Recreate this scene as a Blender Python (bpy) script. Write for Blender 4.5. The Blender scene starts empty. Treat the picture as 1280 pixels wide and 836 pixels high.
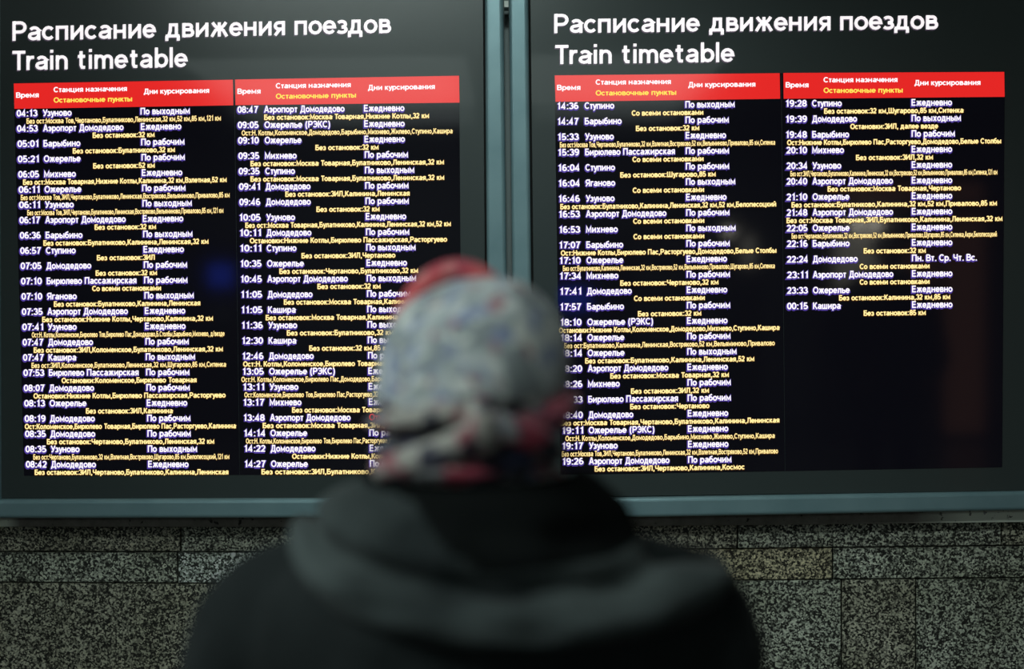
import bpy, bmesh, math, random
from mathutils import Vector, Matrix, noise
R = random.Random(7)
SC = bpy.context.scene
COL = SC.collection
PI = math.pi
# ------------------------------------------------------------------ camera
F = 1778.0; CH = 1.58; CD = 3.66; PITCH = -0.046; ROLL = 0.0125
cam_d = bpy.data.cameras.new('camera'); cam = bpy.data.objects.new('camera', cam_d); COL.objects.link(cam)
cam_d.sensor_width = 36; cam_d.lens = F / 1280 * 36
ROT = Matrix.Rotation(PITCH, 3, 'X') @ Matrix.Rotation(PI / 2, 3, 'X') @ Matrix.Rotation(-ROLL, 3, 'Z')
cam.matrix_world = Matrix.Translation((0, -CD, CH)) @ ROT.to_4x4()
cam_d.dof.use_dof = True; cam_d.dof.focus_distance = 3.60; cam_d.dof.aperture_fstop = 1.7
cam_d.clip_start = 0.05
SC.camera = cam
# ------------------------------------------------------------------ world, exposure
w = bpy.data.worlds.new('world'); SC.world = w; w.use_nodes = True
w.node_tree.nodes['Background'].inputs[0].default_value = (.35, .42, .42, 1)
w.node_tree.nodes['Background'].inputs[1].default_value = 0.01
SC.view_settings.view_transform = 'Standard'; SC.view_settings.look = 'None'
SC.view_settings.gamma = 1; SC.view_settings.exposure = 0; SC.view_settings.use_curve_mapping = False
# ------------------------------------------------------------------ lamps of the hall and added ones
def spot(name, loc, target, energy, size, blend, color, radius=.12):
    d = bpy.data.lights.new(name, 'SPOT'); o = bpy.data.objects.new(name, d); COL.objects.link(o)
    d.energy = energy; d.spot_size = size; d.spot_blend = blend; d.color = color; d.shadow_soft_size = radius
    o.location = loc
    o.rotation_euler = (Vector(target) - Vector(loc)).to_track_quat('-Z', 'Y').to_euler()
    return o
spot('hall_downlight_left', (-2.2, -3.0, 2.97), (-.15, -2.0, 1.3), 120, 1.3, 1.0, (.86, 1, .97))
spot('added_board_spot', (0.0, -1.75, 2.97), (-.03, -.05, 1.15), 52, 1.35, 1.0, (.80, 1, .95), .15)  # added spot: its falloff leaves the board edges darker
def area(name, loc, target, sx, sy, energy, color):
    d = bpy.data.lights.new(name, 'AREA'); o = bpy.data.objects.new(name, d); COL.objects.link(o)
    d.shape = 'RECTANGLE'; d.size = sx; d.size_y = sy; d.energy = energy; d.color = color
    o.location = loc; o.rotation_euler = (Vector(target) - Vector(loc)).to_track_quat('-Z', 'Y').to_euler(); return o
area('added_board_fill', (-.8, -3.0, 3.03), (-.3, 0, 1.2), 1.2, .3, 18, (.84, 1, .95))  # added fill, lights the boards and strip broadly from the front

def PT(px, py, Y):
    """the point of the plane y = Y that lies under a photograph pixel"""
    d = ROT @ Vector((px - 640, 418 - py, -F))
    t = (Y + CD) / d.y
    return Vector((d.x * t, Y, CH + d.z * t))
# ------------------------------------------------------------------ helpers
def link(name, me, mats=(), parent=None):
    o = bpy.data.objects.new(name, me); COL.objects.link(o)
    for m in mats: me.materials.append(m)
    if parent: o.parent = parent
    return o
def tag(o, label=None, cat=None, group=None, kind=None):
    if label: o['label'] = label
    if cat: o['category'] = cat
    if group: o['group'] = group
    if kind: o['kind'] = kind
    return o
def empty(name, loc=(0, 0, 0)):
    o = bpy.data.objects.new(name, None); COL.objects.link(o); o.location = loc; o.empty_display_size = .1
    return o
def mesh(name, vs, fs, smooth=False):
    me = bpy.data.meshes.new(name); me.from_pydata([tuple(v) for v in vs], [], fs); me.update()
    if smooth:
        for p in me.polygons: p.use_smooth = True
    return me
def box(name, c0, c1, m, parent=None, bevel=0.0, seg=2):
    bm = bmesh.new(); bmesh.ops.create_cube(bm, size=1)
    for v in bm.verts:
        v.co = Vector([(c0[i] + c1[i]) / 2 + v.co[i] * (c1[i] - c0[i]) for i in range(3)])
    if bevel: bmesh.ops.bevel(bm, geom=bm.edges[:], offset=bevel, segments=seg, profile=.5, affect='EDGES')
    me = bpy.data.meshes.new(name); bm.to_mesh(me); bm.free()
    return link(name, me, [m], parent)
def prism(name, quad, y0, y1, m, parent=None, bevel=0.0, seg=1):
    """quad of (x,z) pairs at the front plane y1, extruded back to y0"""
    bm = bmesh.new()
    a = [bm.verts.new((x, y1, z)) for x, z in quad]; b = [bm.verts.new((x, y0, z)) for x, z in quad]
    n = len(quad)
    front = bm.faces.new(a); bm.faces.new(b[::-1])
    for i in range(n): bm.faces.new((a[i], b[i], b[(i + 1) % n], a[(i + 1) % n]))
    bmesh.ops.recalc_face_normals(bm, faces=bm.faces[:])
    if bevel: bmesh.ops.bevel(bm, geom=[e for e in front.edges], offset=bevel, segments=seg, profile=.5, affect='EDGES')
    me = bpy.data.meshes.new(name); bm.to_mesh(me); bm.free()
    return link(name, me, [m], parent)
def quadpx(pts, Y):
    return [(PT(x, y, Y).x, PT(x, y, Y).z) for x, y in pts]
def mat(name, col, rough=.5, metal=0.0, spec=.5, emit=None, estr=1.0, coat=0.0):
    m = bpy.data.materials.new(name); m.use_nodes = True
    b = m.node_tree.nodes['Principled BSDF']
    b.inputs['Base Color'].default_value = (*col, 1); b.inputs['Roughness'].default_value = rough
    b.inputs['Metallic'].default_value = metal; b.inputs['Specular IOR Level'].default_value = spec
    if emit: b.inputs['Emission Color'].default_value = (*emit, 1); b.inputs['Emission Strength'].default_value = estr
    if coat: b.inputs['Coat Weight'].default_value = coat; b.inputs['Coat Roughness'].default_value = .03
    return m
def nodes(m):
    nt = m.node_tree; return nt, nt.nodes['Principled BSDF']
def ramp(nt, stops, src):
    r = nt.nodes.new('ShaderNodeValToRGB'); e = r.color_ramp.elements
    while len(e) < len(stops): e.new(.5)
    for i, (p, c) in enumerate(stops): e[i].position = p; e[i].color = (*c, 1)
    nt.links.new(src, r.inputs[0]); return r
def tex(nt, kind, scale, coord='Object', detail=3, rough=.5, mapscale=None):
    tc = nt.nodes.new('ShaderNodeTexCoord'); t = nt.nodes.new('ShaderNodeTex' + kind)
    src = tc.outputs[coord]
    if mapscale:
        mp = nt.nodes.new('ShaderNodeMapping'); mp.inputs['Scale'].default_value = mapscale
        nt.links.new(src, mp.inputs[0]); src = mp.outputs[0]
    nt.links.new(src, t.inputs['Vector']); t.inputs['Scale'].default_value = scale
    if kind == 'Noise': t.inputs['Detail'].default_value = detail; t.inputs['Roughness'].default_value = rough
    return t
def mixc(nt, a, b, f, mode='MIX'):
    x = nt.nodes.new('ShaderNodeMix'); x.data_type = 'RGBA'; x.blend_type = mode
    for s, i in ((f, 0), (a, 6), (b, 7)):
        if isinstance(s, (int, float)): x.inputs[i].default_value = s
        elif isinstance(s, tuple): x.inputs[i].default_value = (*s, 1)
        else: nt.links.new(s, x.inputs[i])
    return x.outputs[2]
def bump(nt, b, src, strength, dist=.002):
    n = nt.nodes.new('ShaderNodeBump'); n.inputs['Strength'].default_value = strength; n.inputs['Distance'].default_value = dist
    nt.links.new(src, n.inputs['Height']); nt.links.new(n.outputs[0], b.inputs['Normal'])
# ------------------------------------------------------------------ materials
def granite(name, dark, light, seed):
    m = mat(name, light, .5); nt, b = nodes(m)
    vc = tex(nt, 'Voronoi', 230); vs_ = nt.nodes.new('ShaderNodeSeparateColor'); nt.links.new(vc.outputs['Color'], vs_.inputs[0])
    n1 = tex(nt, 'Noise', 185, detail=3, rough=.7)
    mp = nt.nodes.new('ShaderNodeMapping'); mp.inputs['Location'].default_value = (seed * 3.1, seed * 1.7, seed * 2.3)
    tc = nt.nodes.new('ShaderNodeTexCoord'); nt.links.new(tc.outputs['Object'], mp.inputs[0]); nt.links.new(mp.outputs[0], n1.inputs['Vector'])
    ma = nt.nodes.new('ShaderNodeMath'); ma.operation = 'MULTIPLY_ADD'; ma.inputs[1].default_value = .42
    mb = nt.nodes.new('ShaderNodeMath'); mb.operation = 'MULTIPLY'; mb.inputs[1].default_value = .58
    nt.links.new(n1.outputs[0], mb.inputs[0]); nt.links.new(vs_.outputs[0], ma.inputs[0]); nt.links.new(mb.outputs[0], ma.inputs[2])
    r1 = ramp(nt, [(.43, dark), (.50, tuple(.30 * l for l in light)), (.60, tuple(.8 * l for l in light)), (.68, tuple(min(1, 1.25 * l) for l in light))], ma.outputs[0])
    n2 = tex(nt, 'Noise', 6, detail=3)
    r2 = ramp(nt, [(.3, (.72, .72, .66)), (.7, (1.1, 1.1, 1.1))], n2.outputs[0])
    c = mixc(nt, r1.outputs[0], r2.outputs[0], 1.0, 'MULTIPLY')
    v = tex(nt, 'Voronoi', 22); v.inputs['Randomness'].default_value = 1
    rv = ramp(nt, [(.0, (1, 1, 1)), (.11, (1, 1, 1)), (.17, (0, 0, 0))], v.outputs['Distance'])
    wn = nt.nodes.new('ShaderNodeSeparateColor'); nt.links.new(v.outputs['Color'], wn.inputs[0])
    gt = nt.nodes.new('ShaderNodeMath'); gt.operation = 'GREATER_THAN'; gt.inputs[1].default_value = .90; nt.links.new(wn.outputs[0], gt.inputs[0])
    mu = nt.nodes.new('ShaderNodeMath'); mu.operation = 'MULTIPLY'; nt.links.new(gt.outputs[0], mu.inputs[0]); nt.links.new(rv.outputs[0], mu.inputs[1])
    mu2 = nt.nodes.new('ShaderNodeMath'); mu2.operation = 'MULTIPLY'; mu2.inputs[1].default_value = .85; nt.links.new(mu.outputs[0], mu2.inputs[0])
    c = mixc(nt, c, tuple(min(1, l * 1.25) for l in light), mu2.outputs[0])
    nt.links.new(c, b.inputs['Base Color']); bump(nt, b, n1.outputs[0], .25, .001)
    return m
G = [granite('granite_grey_green', (.015, .015, .012), (.62, .64, .54), 1),
     granite('granite_pale', (.02, .022, .018), (.82, .90, .80), 2),
     granite('granite_brown', (.012, .011, .008), (.56, .54, .43), 3),
     granite('granite_warm', (.02, .016, .01), (.74, .66, .46), 4)]
M_plaster = mat('hall_plaster', (.26, .27, .265), .8)
M_black = mat('black_gap', (.004, .004, .004), .8)
M_joint = mat('dark_joint', (.018, .017, .013), .9)
M_rail = mat('teal_anodised_aluminium', (.2, .3, .33), .34, .3)
nt, b = nodes(M_rail); n = tex(nt, 'Noise', 9, detail=4, mapscale=(1, 1, 1))
nt.links.new(ramp(nt, [(.3, (.22, .35, .39)), (.7, (.28, .425, .465))], n.outputs[0]).outputs[0], b.inputs['Base Color'])
M_panel = mat('dark_grey_back_painted_glass', (.052, .066, .066), .26, 0, .5, coat=.3)
M_screen = mat('black_display_glass', (.0035, .0035, .005), .06, 0, .5, emit=(.002, .002, .0035), estr=1)
M_red = mat('lit_red_header', (.02, .002, .002), .10, 0, .8, emit=(.78, .020, .018), estr=1.0)
M_white = mat('lit_white_text', (.02, .02, .02), .2, emit=(1, .95, 1), estr=1.1)
M_halo = mat('violet_text_glow', (.004, .002, .01), .2, emit=(.085, .05, .34), estr=1.0)  # glow around the white letters, drawn as a wider violet layer
M_yellow = mat('lit_yellow_text', (.02, .02, .02), .2, emit=(1, .80, .33), estr=1.25)
M_yglow = mat('brown_text_glow', (.01, .006, .001), .2, emit=(.16, .055, .005), estr=1.0)  # dim glow behind the yellow letters, drawn as a wider layer
M_hyel = mat('lit_header_yellow_text', (.02, .02, .02), .2, emit=(1, .75, .10), estr=1.1)
M_redtext = mat('lit_red_text', (.02, .02, .02), .2, emit=(.9, .02, .02), estr=1.0)
M_title = mat('backlit_title_letter', (.5, .5, .5), .4, emit=(.92, .86, .88), estr=1.0)
M_titleghost = mat('title_letter_ghost', (.12, .10, .12), .5, emit=(.05, .035, .06), estr=1.0)  # faint ghost glow of the title, drawn as a dim copy shifted down-left
M_strip = mat('mortar_strip_lit_ends', (.25, .22, .18), .85)
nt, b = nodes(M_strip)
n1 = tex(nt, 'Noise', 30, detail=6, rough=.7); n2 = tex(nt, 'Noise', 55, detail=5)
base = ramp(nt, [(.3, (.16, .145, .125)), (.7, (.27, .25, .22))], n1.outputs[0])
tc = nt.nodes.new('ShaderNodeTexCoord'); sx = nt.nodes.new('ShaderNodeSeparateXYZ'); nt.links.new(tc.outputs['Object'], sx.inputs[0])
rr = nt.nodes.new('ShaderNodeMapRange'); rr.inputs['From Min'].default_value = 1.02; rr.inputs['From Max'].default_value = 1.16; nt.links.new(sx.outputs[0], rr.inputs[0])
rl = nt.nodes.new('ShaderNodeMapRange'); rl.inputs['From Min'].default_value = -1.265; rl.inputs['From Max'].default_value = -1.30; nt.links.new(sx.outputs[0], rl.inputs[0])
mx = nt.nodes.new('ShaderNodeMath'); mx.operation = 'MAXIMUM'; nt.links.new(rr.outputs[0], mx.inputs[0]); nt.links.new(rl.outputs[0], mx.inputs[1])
c = mixc(nt, base.outputs[0], (.95, 1.0, .86), mx.outputs[0])  # both ends brightened: leaking light painted into the colour
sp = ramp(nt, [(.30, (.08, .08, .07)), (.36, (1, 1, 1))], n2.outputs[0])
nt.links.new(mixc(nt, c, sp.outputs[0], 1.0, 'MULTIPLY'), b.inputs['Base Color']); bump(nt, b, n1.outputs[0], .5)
# ------------------------------------------------------------------ setting
def struct(o): return tag(o, kind='structure')
HX, HY, HZ = 6.0, -11.5, 3.1
M_floor = mat('polished_floor', (.10, .10, .095), .25)
M_ceil = mat('ceiling_paint', (.30, .32, .315), .8)
floor = struct(box('floor', (-HX, HY, -.1), (HX, .25, 0), M_floor))
struct(box('ceiling', (-HX, HY, HZ), (HX, .25, HZ + .1), M_ceil))
struct(box('wall_left', (-HX - .1, HY, 0), (-HX, .25, HZ), M_plaster))
struct(box('wall_right', (HX, HY, 0), (HX + .1, .25, HZ), M_plaster))
struct(box('wall_front', (-HX, HY - .1, 0), (HX, HY, HZ), M_plaster))
wall = struct(box('wall_back', (-HX, .03, 0), (HX, .25, HZ), M_joint))
M_glow = mat('haze_panel_glow', (.5, .5, .5), .6, emit=(.72, .86, .84), estr=1.0)  # added panels standing in for the lit ceiling, reflected as haze
M_glow2 = mat('haze_panel_glow_bright', (.5, .5, .5), .6, emit=(.78, .92, .88), estr=2.0)  # stronger glow of the added panels that haze the red headers
M_lampglow = mat('lamp_globe', (.5, .5, .5), .6, emit=(1, .95, .8), estr=14)
M_kiosk = mat('kiosk_panel', (.10, .09, .08), .6); M_kwin = mat('lit_kiosk_window', (.3, .3, .3), .5, emit=(.62, .60, .50), estr=1.6)
M_blue = mat('blue_screen', (.02, .02, .05), .3, emit=(.03, .08, .9), estr=2.4); M_warm = mat('warm_lit_panel', (.3, .2, .15), .5, emit=(.6, .25, .15), estr=.35)
M_fix = mat('grey_lamp_housing', (.3, .3, .3), .5)
def ceiling_light_or_added_panel(x0, x1, y0, y1, label, m=None, grp='ceiling lights and added panels of the hall'):
    t = empty('ceiling_light_or_added_panel', ((x0 + x1) / 2, (y0 + y1) / 2, 3.1)); tag(t, label, 'ceiling light', grp)
    cx_, cy_ = (x1 - x0) / 2, (y1 - y0) / 2
    box('housing', (-cx_ - .03, -cy_ - .03, -.05), (cx_ + .03, cy_ + .03, -.002), M_fix, t, .004)
    box('diffuser', (-cx_, -cy_, -.06), (cx_, cy_, -.0505), m or M_glow, t)
M_gl2 = mat('near_light_diffuser', (.5, .5, .5), .6, emit=(.84, 1, .95), estr=3)
ceiling_light_or_added_panel(-2.5, -.35, -10.9, -9.5, 'wide dim glowing panel added for reflections at the far end of the hall, left one')
ceiling_light_or_added_panel(.25, 1.6, -10.6, -9.5, 'wide dim glowing panel added for reflections at the far end of the hall, right one')
ceiling_light_or_added_panel(-2.3, -.3, -9.3, -6.4, 'large glowing panel added for reflections in the middle of the hall, left one', M_glow2)
ceiling_light_or_added_panel(-.15, 1.55, -9.3, -6.4, 'large glowing panel added for reflections in the middle of the hall, right one', M_glow2)
ceiling_light_or_added_panel(-2.35, -2.05, -3.12, -2.88, 'small square ceiling light left above the person', M_gl2)
ceiling_light_or_added_panel(-.15, .15, -1.87, -1.63, 'small square fixture added for the spot in front of the boards', M_gl2)  # housing invented for the added board spot
ceiling_light_or_added_panel(-1.4, -.2, -3.15, -2.85, 'long fixture added for the fill lamp above the camera', M_gl2)  # housing invented for the added fill lamp
def hall_box(name, label, cat, x0, x1, y, z1, parts, m=M_kiosk, depth=.5):
    t = empty(name, ((x0 + x1) / 2, y, 0)); tag(t, label, cat)
    hw_ = (x1 - x0) / 2
    box('body', (-hw_, -depth, 0), (hw_, 0, z1), m, t, .01)
    for nm, a0, a1, zz0, zz1, mm in parts: box(nm, (a0, 0.0005, zz0), (a1, .02, zz1), mm, t, .003)
    return t
hall_box('kiosk', 'brown kiosk with a lit window far back in the hall', 'kiosk', 2.75, 4.3, -9.3, 2.6,
         [('window', -.62, -.05, 1.1, 1.86, M_kwin), ('window', .02, .30, 1.1, 1.75, M_warm), ('door', .36, .72, .05, 2.0, M_warm), ('sign', -.7, .7, 2.12, 2.3, M_warm)])
for k in range(2):
    bb = bmesh.new(); bmesh.ops.create_uvsphere(bb, u_segments=16, v_segments=10, radius=.045)
    me = bpy.data.meshes.new('globe_lamp'); bb.to_mesh(me); bb.free()
    o = link('globe_lamp', me, [M_lampglow]); o.location = (3.10 + k * .15, -9.235, 1.93); tag(o, 'round globe lamp above the kiosk window, %s of the pair' % ('left', 'right')[k], 'lamp', 'globe lamps')
hall_box('ticket_machine', 'ticket machine with blue screen far left in the hall', 'ticket machine', -3.2, -2.4, -10.2, 1.9, [('screen', -.1, .12, 1.45, 1.66, M_blue), ('keypad', -.1, .1, 1.1, 1.25, M_fix)])
hall_box('ticket_machine', 'ticket machine with wide blue screen near the middle of the hall', 'ticket machine', .25, 1.0, -8.0, 1.9, [('screen', -.26, .0, 1.25, 1.42, M_blue), ('keypad', -.1, .1, 1.0, 1.1, M_fix)])
hall_box('advertising_stand', 'slim stand with a pale lit panel in the hall', 'stand', 1.85, 2.2, -9.0, 2.0, [('light_panel', .0, .11, 1.58, 1.84, M_kwin), ('light_panel', -.14, -.09, 1.86, 1.91, M_lampglow)], depth=.12)
def J(pts):
    def f(x):
        if x <= pts[0][0]: a, b_ = pts[0], pts[1]
        elif x >= pts[-1][0]: a, b_ = pts[-2], pts[-1]
        else:
            for a, b_ in zip(pts, pts[1:]):
                if a[0] <= x <= b_[0]: break
        return a[1] + (b_[1] - a[1]) * (x - a[0]) / (b_[0] - a[0])
    return f
J0 = lambda x: 600.
J1 = J([(0, 689.3), (300, 689.8), (640, 688.6), (900, 686), (1280, 681.6)])
J2 = J([(0, 727.8), (280, 729.3), (640, 728.4), (920, 725.3), (1280, 722)])
J3 = lambda x: 1085.
rows = [(J0, J1, [-820, -330, 226, 560, 922, 1252, 1800, 2300], [2, 0, 0, 2, 0, 0, 0, 2]),
        (J1, J2, [-700, -250, 222, 590, 1041, 1620, 2200], [0, 0, 1, 3, 0, 0, 0]),
        (J2, J3, [-640, -160, 352, 700, 1052, 1145, 1560, 2100], [0, 2, 0, 1, 2, 0, 2, 0])]
g = 1.0
for ri, (ja, jb, xs, ms) in enumerate(rows):
    for i in range(len(xs) - 1):
        x0, x1 = xs[i] + g, xs[i + 1] - g
        cols = [x0] + [x for x in (300, 640, 900) if x0 + 20 < x < x1 - 20] + [x1]
        pts = [(x, ja(x) + g) for x in cols] + [(x, jb(x) - g) for x in cols[::-1]]
        proud = R.uniform(0, .0022)
        mm = G[ms[i]]
        if ri == 0: mm = G[2 if i % 2 else 0]
        if ri == 1: mm = G[{0: 0, 1: 0, 2: 1, 3: 3}.get(i, 0)]
        if ri == 2: mm = G[{0: 0, 1: 2, 2: 2, 3: 0, 4: 2, 5: 0}.get(i, 0)]
        prism('granite_slab', quadpx(pts, -proud), .03, -proud, mm, wall, .0012)
# large slabs from there to the floor, and the strip of wall behind the boards
prism('granite_slab', [(-3.4, .0), (3.4, 0), (3.4, PT(640, 1087, 0).z), (-3.4, PT(640, 1087, 0).z)], .03, 0, G[0], wall)
prism('granite_slab', [(-3.4, PT(640, 598, 0).z), (3.4, PT(640, 598, 0).z), (3.4, HZ), (-3.4, HZ)], .03, 0, G[0], wall)
# mortar strip on which the boards rest
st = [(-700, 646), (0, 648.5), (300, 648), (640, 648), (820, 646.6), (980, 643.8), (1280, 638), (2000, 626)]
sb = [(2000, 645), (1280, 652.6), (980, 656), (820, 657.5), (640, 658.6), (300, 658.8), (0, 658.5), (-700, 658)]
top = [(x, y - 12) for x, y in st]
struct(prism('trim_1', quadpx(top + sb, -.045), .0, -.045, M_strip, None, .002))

struct(prism('trim_2', quadpx([(612, -150), (650, -150), (658, 645), (620, 645)], -.012), .0, -.012, mat('grey_joint_cover', (.30, .34, .345), .6)))
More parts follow.
